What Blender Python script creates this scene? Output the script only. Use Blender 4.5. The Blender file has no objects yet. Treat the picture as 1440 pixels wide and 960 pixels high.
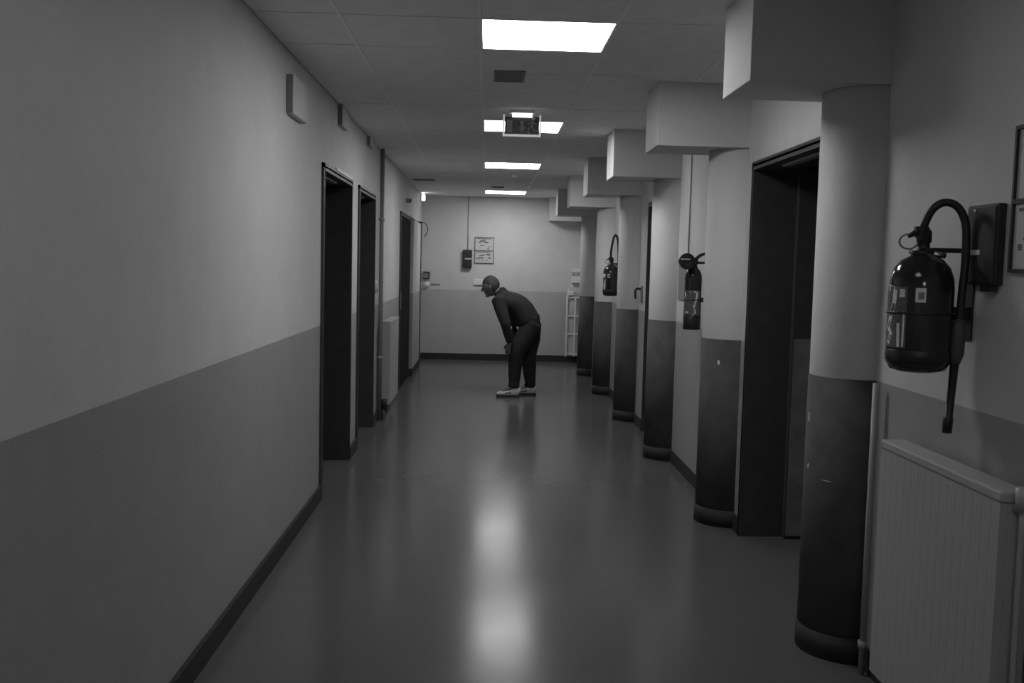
import bpy, bmesh, math, random
from mathutils import Vector, Matrix, Quaternion
random.seed(7)
PI = math.pi
SC = bpy.context.scene
COL = SC.collection

# ------------------------------------------------------------------ camera
F_PX = 1400.0                      # focal length in pixels of a 1440 wide frame
CAM_Z = 1.5
def cam_basis():
    vx, vy = 685.0, 372.0          # where the corridor's lines meet
    dy = Vector(((vx-720)/F_PX, -(vy-480)/F_PX, -1)).normalized()
    up = Vector((0.022, 1.0, 0.0)); up = (up - dy*up.dot(dy)).normalized()
    dx = dy.cross(up)
    # rows: world axes seen from the camera -> columns of the inverse
    return Matrix((dx, dy, up))    # world = M @ cam
M_CAM = cam_basis()
cd = bpy.data.cameras.new('camera'); cam = bpy.data.objects.new('camera', cd); COL.objects.link(cam)
cd.sensor_width = 36; cd.lens = 36*F_PX/1440; cd.clip_start = 0.05
cam.matrix_world = Matrix.Translation((0, 0, CAM_Z)) @ M_CAM.to_4x4()
SC.camera = cam
def at(px, py, Y):                 # the point at depth Y seen at pixel px, py
    d = M_CAM @ Vector(((px-720)/F_PX, -(py-480)/F_PX, -1))
    return Vector((0, 0, CAM_Z)) + d*(Y/d.y)
def atX(px, py, X):
    d = M_CAM @ Vector(((px-720)/F_PX, -(py-480)/F_PX, -1))
    return Vector((0, 0, CAM_Z)) + d*(X/d.x)

# ------------------------------------------------------------------ world and exposure
w = bpy.data.worlds.new('world'); SC.world = w; w.use_nodes = True
w.node_tree.nodes['Background'].inputs[0].default_value = (0.5, 0.5, 0.5, 1)
w.node_tree.nodes['Background'].inputs[1].default_value = 0.0
SC.view_settings.view_transform = 'Standard'; SC.view_settings.look = 'None'
SC.view_settings.exposure = 0.0; SC.view_settings.gamma = 1.0
SC.view_settings.use_curve_mapping = False
LAMP = 17.5                         # radiance of the ceiling panels

# ------------------------------------------------------------------ materials
MATS = {}
def mat(name, v, rough=0.6, var=0.0, scale=6.0, bump=0.0, bscale=60.0, metal=0.0, spec=0.5, emit=0.0, rvar=0.0, stretch=None):
    if name in MATS: return MATS[name]
    m = bpy.data.materials.new(name); m.use_nodes = True
    nt = m.node_tree; b = nt.nodes['Principled BSDF']
    b.inputs['Base Color'].default_value = (v, v, v, 1)
    b.inputs['Roughness'].default_value = rough
    b.inputs['Metallic'].default_value = metal
    b.inputs['Specular IOR Level'].default_value = spec
    tc = nt.nodes.new('ShaderNodeTexCoord')
    src = tc.outputs['Object']
    if stretch:
        mp = nt.nodes.new('ShaderNodeMapping'); mp.inputs['Scale'].default_value = stretch
        nt.links.new(src, mp.inputs['Vector']); src = mp.outputs['Vector']
    if var or rvar:
        n = nt.nodes.new('ShaderNodeTexNoise'); n.inputs['Scale'].default_value = scale
        n.inputs['Detail'].default_value = 6; n.inputs['Roughness'].default_value = 0.65
        nt.links.new(src, n.inputs['Vector'])
        if var:
            r = nt.nodes.new('ShaderNodeMapRange')
            r.inputs['From Min'].default_value = 0.3; r.inputs['From Max'].default_value = 0.7
            r.inputs['To Min'].default_value = v*(1-var); r.inputs['To Max'].default_value = v*(1+var)
            nt.links.new(n.outputs['Fac'], r.inputs['Value'])
            nt.links.new(r.outputs['Result'], b.inputs['Base Color'])
        if rvar:
            r2 = nt.nodes.new('ShaderNodeMapRange')
            r2.inputs['From Min'].default_value = 0.35; r2.inputs['From Max'].default_value = 0.65
            r2.inputs['To Min'].default_value = max(0.02, rough-rvar); r2.inputs['To Max'].default_value = rough+rvar
            nt.links.new(n.outputs['Fac'], r2.inputs['Value'])
            nt.links.new(r2.outputs['Result'], b.inputs['Roughness'])
    if bump:
        n2 = nt.nodes.new('ShaderNodeTexNoise'); n2.inputs['Scale'].default_value = bscale
        n2.inputs['Detail'].default_value = 4
        nt.links.new(src, n2.inputs['Vector'])
        bp = nt.nodes.new('ShaderNodeBump'); bp.inputs['Strength'].default_value = bump
        bp.inputs['Distance'].default_value = 0.004
        nt.links.new(n2.outputs['Fac'], bp.inputs['Height'])
        nt.links.new(bp.outputs['Normal'], b.inputs['Normal'])
    if emit:
        b.inputs['Emission Color'].default_value = (1, 1, 1, 1)
        b.inputs['Emission Strength'].default_value = emit
    MATS[name] = m
    return m
M_WALL = mat('wall_paint', 0.60, 0.65, 0.05, 3.0, 0.25, 90)
M_DADO = mat('dado_paint', 0.34, 0.5, 0.06, 4.0, 0.25, 90)
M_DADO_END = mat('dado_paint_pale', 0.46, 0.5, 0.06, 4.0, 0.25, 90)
M_CLAD = mat('dark_cladding', 0.085, 0.75, 0.2, 9.0, 0.1, 40, spec=0.2)
M_SKIRT = mat('skirting', 0.026, 0.75, 0.2, 8.0)
M_TILE = mat('ceiling_tile', 0.86, 0.9, 0.06, 9.0, 0.35, 220)
M_BAR = mat('ceiling_bar', 0.92, 0.5)
M_VOID = mat('ceiling_void', 0.06, 0.9)
M_FLOOR = mat('floor_vinyl', 0.108, 0.19, 0.03, 2.6, 0.12, 6, rvar=0.015, spec=0.20)
M_DOOR = mat('door_paint', 0.05, 0.45, 0.2, 12.0)
M_FRAME = mat('door_frame', 0.045, 0.4, 0.2, 12.0)
M_LINT = mat('frame_grey', 0.35, 0.4)
M_KICK = mat('kick_plate', 0.17, 0.4, 0.3, 9.0)
M_METAL = mat('steel', 0.55, 0.3, metal=1.0)
M_WHITE = mat('white_plastic', 0.75, 0.4)
M_GREY = mat('grey_plastic', 0.22, 0.5, 0.08, 20.0)
M_BLACK = mat('black_rubber', 0.016, 0.45)
M_RED = mat('extinguisher_enamel', 0.024, 0.12, 0.05, 10.0)
M_REDBASE = mat('extinguisher_base', 0.02, 0.35)
M_LABEL = mat('dull_label', 0.12, 0.45, 0.35, 60.0)
M_MARK = mat('label_mark', 0.85, 0.5, 0.2, 60.0)
M_BOX = mat('dark_box', 0.022, 0.6, 0.1, 10.0)
M_PAPER = mat('paper', 0.55, 0.6, 0.08, 60.0)
M_INK = mat('ink', 0.10, 0.6)
M_RAD = mat('radiator_enamel', 0.38, 0.45, 0.04, 3.0)
M_PIPE = mat('painted_pipe', 0.36, 0.5, 0.06, 8.0)
M_GLOW = mat('lamp_diffuser', 0.8, 0.5, emit=LAMP)
M_GLOWDIM = mat('lamp_diffuser_aged', 0.6, 0.5, emit=LAMP*0.2)  # weak glow of an unseen panel, added to brighten the near corridor
M_SMALLGLOW = mat('small_lamp', 0.8, 0.5, emit=3.0)
M_SIGN = mat('sign_face', 0.06, 0.3, 0.2, 40.0)
M_SIGNLIT = mat('sign_lamp', 0.8, 0.5, emit=1.6)
M_SYMBOL = mat('sign_symbol', 0.34, 0.4)
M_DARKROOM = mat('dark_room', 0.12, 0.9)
M_SKIN = mat('skin', 0.14, 0.5, 0.1, 30.0)
M_HAIR = mat('hair', 0.042, 0.7, 0.5, 90.0, 0.5, 200)
M_JACKET = mat('jacket_cloth', 0.020, 0.85, 0.2, 20.0, 0.3, 60)
M_TROUSER = mat('trouser_cloth', 0.016, 0.85, 0.2, 20.0, 0.3, 60)
M_SHOE = mat('shoe_upper', 0.62, 0.6, 0.2, 30.0)
M_SOLE = mat('shoe_sole', 0.03, 0.6)
M_EDGE = mat('lit_acrylic_edge', 0.7, 0.2, emit=0.28)  # faint glow put in for lamp light caught by the sign's edges

# ------------------------------------------------------------------ mesh helpers
def box(bm, x0, x1, y0, y1, z0, z1, mi=0):
    vs = [bm.verts.new((x, y, z)) for z in (z0, z1) for y in (y0, y1) for x in (x0, x1)]
    fs = [(0,2,3,1),(4,5,7,6),(0,1,5,4),(2,6,7,3),(0,4,6,2),(1,3,7,5)]
    for f in fs:
        fc = bm.faces.new([vs[i] for i in f]); fc.material_index = mi
def bbox_(bm, x0, x1, y0, y1, z0, z1, r=0.004, mi=0, seg=2):
    b2 = bmesh.new(); box(b2, x0, x1, y0, y1, z0, z1, mi)
    bmesh.ops.bevel(b2, geom=b2.edges[:], offset=r, segments=seg, affect='EDGES', profile=0.5)
    for f in b2.faces: f.material_index = mi
    merge(bm, b2)
def merge(bm, b2):
    vm = {v: bm.verts.new(v.co) for v in b2.verts}
    for f in b2.faces:
        try:
            nf = bm.faces.new([vm[v] for v in f.verts]); nf.material_index = f.material_index; nf.smooth = f.smooth
        except ValueError: pass
    b2.free()
def frame_of(t):
    t = t.normalized(); a = Vector((0, 0, 1)) if abs(t.z) < 0.9 else Vector((1, 0, 0))
    u = t.cross(a).normalized(); return u, t.cross(u).normalized()
def tube(bm, pts, r, n=10, caps=True, smooth=True, mi=0):
    pts = [Vector(p) for p in pts]
    rs = r if isinstance(r, (list, tuple)) else [r]*len(pts)
    rings = []; u = None
    for i, p in enumerate(pts):
        t = (pts[min(i+1, len(pts)-1)] - pts[max(i-1, 0)]).normalized()
        if u is None: u, v = frame_of(t)
        else:
            u = (u - t*u.dot(t)).normalized(); v = t.cross(u)
        rings.append([bm.verts.new(p + (u*math.cos(a)+v*math.sin(a))*rs[i]) for a in [2*PI*k/n for k in range(n)]])
    for a, b in zip(rings, rings[1:]):
        for k in range(n):
            f = bm.faces.new((a[k], a[(k+1)%n], b[(k+1)%n], b[k])); f.smooth = smooth; f.material_index = mi
    if caps:
        bm.faces.new(rings[0][::-1]).material_index = mi; bm.faces.new(rings[-1]).material_index = mi
def spline(pts, n=8):
    pts = [Vector(p) for p in pts]; out = []
    P = [pts[0]*2-pts[1]] + pts + [pts[-1]*2-pts[-2]]
    for i in range(1, len(P)-2):
        for k in range(n):
            t = k/n; a, b, c, d = P[i-1], P[i], P[i+1], P[i+2]
            out.append(0.5*((2*b)+(c-a)*t+(2*a-5*b+4*c-d)*t*t+(3*b-a-3*c+d)*t**3))
    out.append(pts[-1]); return out
def lathe(bm, prof, c=(0, 0, 0), n=28, axis='z', mi=0):
    c = Vector(c); rings = []
    for r, h in prof:
        ring = []
        for k in range(n):
            a = 2*PI*k/n; x, y = r*math.cos(a), r*math.sin(a)
            p = {'z': (x, y, h), 'y': (x, h, y), 'x': (h, x, y)}[axis]
            ring.append(bm.verts.new(c + Vector(p)))
        rings.append(ring)
    for a, b in zip(rings, rings[1:]):
        for k in range(n):
            f = bm.faces.new((a[k], a[(k+1)%n], b[(k+1)%n], b[k])); f.smooth = True; f.material_index = mi
    bm.faces.new(rings[0][::-1]).material_index = mi; bm.faces.new(rings[-1]).material_index = mi
def torus(bm, c, R, r, nrm, n=20, m=8, sx=1.0):
    c = Vector(c); u, v = frame_of(Vector(nrm)); w_ = Vector(nrm).normalized(); rings = []
    for k in range(n):
        a = 2*PI*k/n; d = u*math.cos(a)*sx + v*math.sin(a); p = c + d*R
        rings.append([bm.verts.new(p + d*r*math.cos(b) + w_*r*math.sin(b)) for b in [2*PI*j/m for j in range(m)]])
    for k in range(n):
        a, b = rings[k], rings[(k+1) % n]
        for j in range(m):
            f = bm.faces.new((a[j], a[(j+1)%m], b[(j+1)%m], b[j])); f.smooth = True
def obj(name, bm, m, parent=None, loc=None):
    bmesh.ops.recalc_face_normals(bm, faces=bm.faces[:])
    me = bpy.data.meshes.new(name); bm.to_mesh(me); bm.free()
    for q in (m if isinstance(m, (list, tuple)) else [m]): me.materials.append(q)
    o = bpy.data.objects.new(name, me); COL.objects.link(o)
    if parent: o.parent = parent
    if loc is not None: o.location = loc
    return o
def new(): return bmesh.new()
def tag(o, label, cat=None, group=None, kind=None):
    o['label'] = label
    if cat: o['category'] = cat
    if group: o['group'] = group
    if kind: o['kind'] = kind
    return o
def thing(name, label, cat, loc=(0, 0, 0), group=None, kind=None):
    o = bpy.data.objects.new(name, None); COL.objects.link(o); o.location = loc
    o.empty_display_size = 0.05
    return tag(o, label, cat, group, kind)
def B(*a): bm = new(); box(bm, *a); return bm
def BB(*a, r=0.004): bm = new(); bbox_(bm, *a, r=r); return bm

# ------------------------------------------------------------------ the corridor's measures
XL, XR = -1.025, 1.472            # wall faces
Y0, YE = -3.48, 15.62            # near and far end
ZC, ZD = 2.55, 1.10              # ceiling, top of the painted dado
TH = 0.24                        # wall thickness
COLR = 0.183                     # half-round pilasters
PIL = [1.90, 3.875, 5.87, 7.85, 9.80, 11.80, 13.80]
L_DOORS = [(6.21, 7.50, 2.085), (7.93, 9.05, 2.085), (11.72, 13.08, 2.085), (13.14, 14.62, 2.085)]
R_DOORS = [(4.30, 5.54, 2.085), (8.12, 9.10, 2.085)]

def wall_mesh(x0, x1, doors):
    bm = new(); ys = [Y0] + [v for d in doors for v in d[:2]] + [YE]
    for i in range(0, len(ys), 2):
        box(bm, x0, x1, ys[i], ys[i+1], 0, ZD, 1); box(bm, x0, x1, ys[i], ys[i+1], ZD, ZC+0.1, 0)
    for a, b, zt in doors: box(bm, x0, x1, a, b, zt, ZC+0.1, 0)
    return bm
# floor
fl = obj('floor', B(XL-TH, XR+1.4, Y0, YE+0.2, -0.05, 0.0), M_FLOOR); fl['kind'] = 'structure'
tag(fl, 'polished grey vinyl floor reflecting the ceiling lights', 'floor')
# walls
wl = obj('wall_left', wall_mesh(XL-TH, XL, L_DOORS), [M_WALL, M_DADO]); tag(wl, 'long plain wall with grey dado and dark doorways, opposite the pilasters', 'wall', kind='structure')
wr = obj('wall_right', wall_mesh(XR, XR+TH, R_DOORS), [M_WALL, M_DADO]); tag(wr, 'pilastered wall carrying fire extinguishers and downstand beams', 'wall', kind='structure')
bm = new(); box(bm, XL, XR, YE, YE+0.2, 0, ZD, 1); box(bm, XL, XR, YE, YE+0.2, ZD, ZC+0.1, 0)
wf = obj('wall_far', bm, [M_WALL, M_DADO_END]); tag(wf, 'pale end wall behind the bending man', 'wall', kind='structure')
wn = obj('wall_near', B(XL, XR, Y0-0.2, Y0, 0, ZC+0.1), M_WALL); tag(wn, 'plain wall closing the corridor behind the camera', 'wall', kind='structure')
# ceiling: slab, tiles, bars
ce = obj('ceiling', B(XL, XR, Y0, YE, ZC+0.03, ZC+0.1), M_VOID); tag(ce, 'suspended ceiling of square grey tiles between thin bars', 'ceiling', kind='structure')
GX = -0.055                       # where the ceiling grid starts across
XCOLS = [(XL, GX-0.6), (GX-0.6, GX), (GX, GX+0.6), (GX+0.6, GX+1.2), (GX+1.2, XR)]
LAMPS = [-1.64, 1.36, 4.36, 7.36, 10.36, 14.27]  # first two are unseen, added to light the near end
YROWS = [-3.48+0.6*k for k in range(32)]
rows = []
k = 0
y = Y0+0.04
rows.append((Y0, y))
while y < YE-0.01:
    rows.append((y, min(y+0.6, YE))); y += 0.6
# the far lamp sits a little off the grid: shift the last rows to it
rows = [r for r in rows if r[1] < 13.70] + [(13.36, 13.67), (13.67, 14.27), (14.27, 14.87), (14.87, YE)]
tile_mesh = {}
def tile(x0, x1, y0, y1):
    g = 0.005; key = (round(x1-x0, 3), round(y1-y0, 3))
    if key not in tile_mesh:
        o = obj('ceiling_tile', B(g, x1-x0-g, g*0.6, y1-y0-g*0.6, 0, 0.016), M_TILE, ce, (x0, y0, ZC)); tile_mesh[key] = o
    else:
        o = tile_mesh[key].copy(); COL.objects.link(o)
        o.location = (x0, y0, ZC + random.choice((0, 0, 0, 0.0015, 0.003)))
for (a, b) in rows:
    for (x0, x1) in XCOLS:
        if x0 == GX and any(abs(a-L) < 0.02 for L in LAMPS): continue
        tile(x0, x1, a, b)
for x in (GX-0.6, GX, GX+0.6, GX+1.2):
    obj('ceiling_bar', B(x-0.008, x+0.008, Y0, YE, ZC-0.003, ZC+0.012), M_BAR, ce)

# pilasters and beams
def half_round(bm, yc, r, z0, z1, n=22):
    pts = [(XR+0.02, yc-r)] + [(XR - r*math.cos(a), yc + r*math.sin(a)) for a in [-PI/2+PI*k/n for k in range(n+1)]] + [(XR+0.02, yc+r)]
    lo = [bm.verts.new((x, y, z0)) for x, y in pts]; hi = [bm.verts.new((x, y, z1)) for x, y in pts]
    for i in range(len(pts)):
        j = (i+1) % len(pts); f = bm.faces.new((lo[i], lo[j], hi[j], hi[i])); f.smooth = 1 <= i <= n
    bm.faces.new(lo[::-1]); bm.faces.new(hi)
BEAM_X, BEAM_Z = 0.945, 2.195
for i, yc in enumerate(PIL):
    bm = new(); half_round(bm, yc, COLR, 0, ZC)
    p = obj('pilaster', bm, M_WALL, wr)
    bm = new(); half_round(bm, yc, COLR+0.004, 0.08, ZD); obj('dado_cladding', bm, M_CLAD, p)
    bm = new(); half_round(bm, yc, COLR+0.009, 0, 0.10); obj('skirting', bm, M_SKIRT, p)
for yc in PIL + [15.50]:
    y1 = min(yc+0.225, YE)
    obj('beam', BB(BEAM_X, XR+0.01, yc-0.20, y1, BEAM_Z, ZC+0.02, r=0.003), M_WALL, wr)

# skirting boards
def skirt(name, x0, x1, gaps, label):
    bm = new(); ys = [Y0] + [v for g in gaps for v in g] + [YE]
    for i in range(0, len(ys), 2):
        if ys[i+1]-ys[i] > 0.01: box(bm, x0, x1, ys[i], ys[i+1], 0, 0.092); 
    o = obj(name, bm, M_SKIRT); return tag(o, label, 'skirting', kind='structure')
skirt('baseboard_left', XL, XL+0.018, [(a, b) for a, b, _ in L_DOORS], 'black skirting board along the plain wall')
skirt('baseboard_right', XR-0.012, XR, [(1.70, 2.10), (3.67, 4.08), (4.30, 5.54), (5.66, 6.08), (7.64, 8.06), (8.12, 9.10), (9.59, 10.01), (11.59, 12.01), (13.59, 14.01)], 'black skirting board between the pilasters')
o = obj('baseboard_far', B(XL, XR, YE-0.014, YE, 0, 0.10), M_SKIRT); tag(o, 'black skirting board across the end wall', 'skirting', kind='structure')

# ------------------------------------------------------------------ doors
def doorway(idx, side, a, b, zt, label, leaf='closed', plate=True):
    s = -1 if side == 'left' else 1
    xf = XL if side == 'left' else XR                 # face of the wall
    def X(d): return xf + s*d                         # d metres into the wall
    def bx(d0, d1, y0, y1, z0, z1): 
        x = sorted((X(d0), X(d1))); return B(x[0], x[1], y0, y1, z0, z1)
    root = thing('door_%d' % idx, label, 'door', (0, 0, 0), kind='structure')
    # jambs and head line the whole wall thickness
    bm = new()
    for (y0, y1) in ((a, a+0.03), (b-0.03, b)):
        x = sorted((X(-0.015), X(TH))); box(bm, x[0], x[1], y0, y1, 0, zt)
        x = sorted((X(-0.015), X(0.02))); 
        yy = (y0-0.025, y0+0.02) if y0 == a else (y1-0.02, y1+0.004)
        box(bm, x[0], x[1], yy[0], yy[1], 0, zt+0.015)
    obj('frame_jamb', bm, M_FRAME, root)
    bm = new(); x = sorted((X(-0.015), X(TH))); box(bm, x[0], x[1], a, b, zt-0.03, zt)
    x = sorted((X(-0.015), X(0.02))); box(bm, x[0], x[1], a-0.025, b+0.004, zt-0.012, zt+0.015)
    obj('frame_head', bm, M_FRAME, root)
    if plate:
        obj('head_strip', bx(0.05, 0.085, a+0.18, b-0.35, zt-0.042, zt-0.028), M_LINT, root)
    if leaf == 'flush':
        x = sorted((X(-0.012), X(0.03))); bm = new(); bbox_(bm, x[0], x[1], a+0.03, b-0.03, 0.006, zt-0.03, r=0.003); obj('leaf', bm, mat('flush_door_paint', 0.02, 0.9, 0.2, 12.0, spec=0.08), root)
        obj('lock_plate', bx(-0.016, -0.011, a+0.07, a+0.12, 0.95, 1.15), M_KICK, root)
    elif leaf == 'pale':
        x = sorted((X(-0.055), X(0.03))); bm = new()
        box(bm, x[0], x[1], a+0.02, b-0.10, 0.10, ZD, 1); box(bm, x[0], x[1], a+0.02, b-0.10, ZD, zt-0.02, 0)
        lf = obj('leaf', bm, [M_WALL, M_DADO], root)
        obj('kick_plate', bx(-0.058, 0.03, a+0.02, b-0.10, 0.006, 0.10), M_SKIRT, lf)
        bm = new(); tube(bm, [(X(-0.055), b-0.2, 1.05), (X(-0.10), b-0.2, 1.05), (X(-0.10), b-0.31, 1.05)], 0.009, 8); obj('handle', bm, M_METAL, lf)
    elif leaf == 'closed':
        bm = new(); x = sorted((X(TH-0.045), X(TH-0.002))); bbox_(bm, x[0], x[1], a+0.03, b-0.03, 0.006, zt-0.03, r=0.003)
        lf = obj('leaf', bm, M_DOOR, root)
        bm = new(); hx = X(TH-0.05); hy = a+0.11
        tube(bm, [(X(TH-0.045), hy, 1.04), (X(TH-0.10), hy, 1.04), (X(TH-0.10), hy+0.11, 1.04)], 0.009, 8)
        obj('handle', bm, M_METAL, lf)
    else:
        # the leaf stands open into the room, square to the wall
        bm = new(); x = sorted((X(TH-0.01), X(TH+0.83))); bbox_(bm, x[0], x[1], b-0.072, b-0.03, 0.006, zt-0.03, r=0.003)
        lf = obj('leaf', bm, M_DOOR, root)
        obj('kick_plate', bx(TH, TH+0.82, b-0.078, b-0.071, 0.02, 1.13), M_KICK, lf)
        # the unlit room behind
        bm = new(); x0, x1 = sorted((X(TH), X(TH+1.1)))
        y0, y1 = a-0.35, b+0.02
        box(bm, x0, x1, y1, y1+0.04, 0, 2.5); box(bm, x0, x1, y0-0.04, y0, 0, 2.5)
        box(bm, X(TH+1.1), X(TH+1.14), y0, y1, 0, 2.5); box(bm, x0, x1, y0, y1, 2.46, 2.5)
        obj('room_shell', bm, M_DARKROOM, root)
    return root
doorway(1, 'left', *L_DOORS[0], 'tall black doorway in the plain wall, first and largest of its row')
doorway(2, 'left', *L_DOORS[1], 'black doorway in the plain wall just before the vertical pipe')
doorway(3, 'left', *L_DOORS[2], 'black door set flush in the plain wall past the far radiator', leaf='flush', plate=False)
d4 = doorway(4, 'left', *L_DOORS[3], 'pale two-tone door with dark edge, last before the end wall', leaf='pale', plate=False)
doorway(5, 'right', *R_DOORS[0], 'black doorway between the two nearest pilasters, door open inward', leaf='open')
doorway(6, 'right', *R_DOORS[1], 'dark doorway seen as a thin black strip between pilasters', plate=False)
# white strip painted for light caught on the first doorway's architrave top, knob plate on the second
obj('cable_trim', B(XL, XL+0.018, 6.70, 7.46, 2.10, 2.118), M_WHITE, bpy.data.objects['door_1'])
bm = new(); lathe(bm, [(0.0, -0.0), (0.055, 0.0), (0.06, 0.012), (0.05, 0.03), (0.02, 0.036), (0.0, 0.036)][1:], (XL+0.0, 9.10, 1.275), 20, 'x')
o = obj('wall_bell', bm, M_WALL); tag(o, 'small pale round bell on the wall edge beside the second doorway', 'bell')
bm = new(); box(bm, XL, XL+0.065, 14.53, 14.62, 0, 2.10); obj('frame_edge', bm, M_FRAME, d4)
bm = new(); tube(bm, spline([(XL+0.02, 14.58, 2.09), (XL+0.11, 14.6, 2.08), (XL+0.15, 14.6, 1.98), (XL+0.10, 14.6, 1.88)]), 0.006, 8)
obj('closer_cable', bm, M_BLACK, d4)

# ------------------------------------------------------------------ ceiling lights
LAMP_LABELS = ['square ceiling light panel behind the camera, out of frame', 'dim square ceiling light panel just above the camera, out of frame', 'largest ceiling light panel, in front of the hanging exit sign',
               'ceiling light panel half hidden behind the hanging exit sign', 'ceiling light panel directly in front of the round smoke detector',
               'smallest ceiling light panel, close to the end wall']
for y, lb in zip(LAMPS, LAMP_LABELS):
    t = thing('ceiling_light', lb, 'ceiling light', (GX+0.30, y+0.30, ZC), 'ceiling light panels')
    bm = new()
    for sx in (-1, 1):
        box(bm, min(sx*0.287, sx*0.298), max(sx*0.287, sx*0.298), -0.298, 0.298, -0.002, 0.028)
        box(bm, -0.287, 0.287, min(sx*0.287, sx*0.298), max(sx*0.287, sx*0.298), -0.002, 0.028)
    obj('frame', bm, M_BAR, t)
    obj('diffuser', B(-0.287, 0.287, -0.287, 0.287, 0.002, 0.020), M_GLOWDIM if 0 < y < 2 else M_GLOW, t)

# ------------------------------------------------------------------ things on the ceiling
# hanging exit sign
ys = 6.86
p = at(734, 177, ys); W, H = 0.118, 0.060
sg = thing('exit_sign', 'hanging exit sign with pale running figures and arrow on dark face', 'sign', (p.x, ys, ZC))
zc = p.z - ZC
obj('mount_plate', BB(-0.085, 0.085, -0.035, 0.035, -0.022, 0.0, r=0.003), M_WHITE, sg)
obj('lamp_housing', BB(-0.068, 0.068, -0.028, 0.028, zc+H-0.004, -0.020, r=0.003), M_SIGNLIT, sg)
bm = new(); box(bm, -W-0.012, W+0.012, -0.012, 0.012, zc-H-0.012, zc-H+0.002)
for sx in (-1, 1): box(bm, min(sx*W, sx*(W+0.012)), max(sx*W, sx*(W+0.012)), -0.012, 0.012, zc-H, zc+H+0.012)
obj('edge_frame', bm, M_EDGE, sg)
obj('face', B(-W+0.001, W-0.001, -0.006, 0.006, zc-H+0.003, zc+H), M_SIGN, sg)
bm = new()
def poly(bm, pts, y0=-0.0085, y1=-0.006):
    a = [bm.verts.new((x, y0, z)) for x, z in pts]; b = [bm.verts.new((x, y1, z)) for x, z in pts]
    bm.faces.new(a); bm.faces.new(b[::-1])
    for i in range(len(pts)): j = (i+1) % len(pts); bm.faces.new((a[i], b[i], b[j], a[j]))
def bar(bm, x0, z0, x1, z1, w_):
    d = Vector((x1-x0, z1-z0)).normalized(); n = Vector((-d.y, d.x))*w_/2
    poly(bm, [(x0+n.x, z0+n.y), (x1+n.x, z1+n.y), (x1-n.x, z1-n.y), (x0-n.x, z0-n.y)])
def disc(bm, x, z, r): poly(bm, [(x+r*math.cos(2*PI*k/12), z+r*math.sin(2*PI*k/12)) for k in range(12)])
s = H/0.073
zs = zc; zc = zc-0.002
poly(bm, [(-0.103, zc-0.046), (-0.066, zc-0.046), (-0.066, zc+0.040), (-0.103, zc+0.040)])           # doorway
bar(bm, 0.000, zc+0.034, 0.000, zc-0.008, 0.018); poly(bm, [(-0.026, zc-0.005), (0.026, zc-0.005), (0.0, zc-0.042)])   # arrow
hx = 0.062                                                                                            # running figure
disc(bm, hx+0.016, zc+0.050, 0.011); bar(bm, hx+0.012, zc+0.038, hx+0.004, zc-0.002, 0.018)
bar(bm, hx+0.010, zc+0.030, hx-0.022, zc+0.014, 0.008); bar(bm, hx+0.010, zc+0.030, hx+0.036, zc+0.012, 0.008)
bar(bm, hx+0.004, zc-0.002, hx-0.020, zc-0.022, 0.010); bar(bm, hx-0.020, zc-0.022, hx-0.014, zc-0.052, 0.010)
bar(bm, hx+0.004, zc-0.002, hx+0.022, zc-0.026, 0.010); bar(bm, hx+0.022, zc-0.026, hx+0.044, zc-0.028, 0.010)
obj('pictogram', bm, M_SYMBOL, sg)
# smoke detector
t = thing('smoke_detector', 'small white dome smoke detector on the ceiling', 'smoke detector', (0.285, 11.55, ZC))
bm = new(); lathe(bm, [(0.052, 0.0), (0.052, -0.012), (0.046, -0.018), (0.030, -0.020)]); obj('base', bm, M_WHITE, t)
bm = new(); lathe(bm, [(0.040, -0.018), (0.038, -0.036), (0.026, -0.046), (0.008, -0.050)]); obj('dome', bm, M_WHITE, t)
# ceiling vents
def vent(x, y, hw, hl, label):
    t = thing('ceiling_vent', label, 'vent', (x, y, ZC))
    bm = new()
    for s_ in (-1, 1):
        box(bm, min(s_*hw, s_*(hw-0.012)), max(s_*hw, s_*(hw-0.012)), -hl, hl, -0.006, 0.004)
        box(bm, -hw+0.012, hw-0.012, min(s_*hl, s_*(hl-0.012)), max(s_*hl, s_*(hl-0.012)), -0.006, 0.004)
    obj('frame', bm, M_GREY, t)
    n = max(3, int(hl*2/0.04)); 
    for k in range(n):
        yy = -hl+0.02+(2*hl-0.04)*k/(n-1) if n > 1 else 0
        obj('slat', B(-hw+0.012, hw-0.012, yy-0.008, yy+0.008, -0.004, 0.001), M_GREY, t)
vent(0.10, 5.64, 0.085, 0.16, 'dark slotted ceiling vent behind the largest ceiling light')
vent(0.12, 13.6, 0.085, 0.10, 'tiny dark ceiling vent in front of the smallest ceiling light')
vent(-1.00+0.18, 12.7, 0.14, 0.10, 'dark ceiling slot near the plain wall at the far end')  # vent shape put where a strip of shade lies

# ------------------------------------------------------------------ boxes high on the plain wall
def wall_box(y0, y1, z0, z1, d, label):
    t = thing('wall_box', label, 'box', (XL, y0, z0), 'pale boxes under the ceiling')
    obj('body', BB(0, d, 0, y1-y0, 0, z1-z0, r=0.004), M_WALL, t)
    obj('end_plate', BB(0.004, d-0.003, -0.006, 0.0, 0.004, z1-z0-0.004, r=0.001), M_GREY, t)
wall_box(5.10, 5.48, 2.235, 2.43, 0.036, 'pale box with dark end, largest one under the ceiling before the doorways')
wall_box(6.82, 7.10, 2.41, 2.55, 0.034, 'small pale box under the ceiling above the first doorway')
wall_box(8.45, 8.75, 2.47, 2.55, 0.03, 'tiny pale box under the ceiling above the second doorway')
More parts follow.
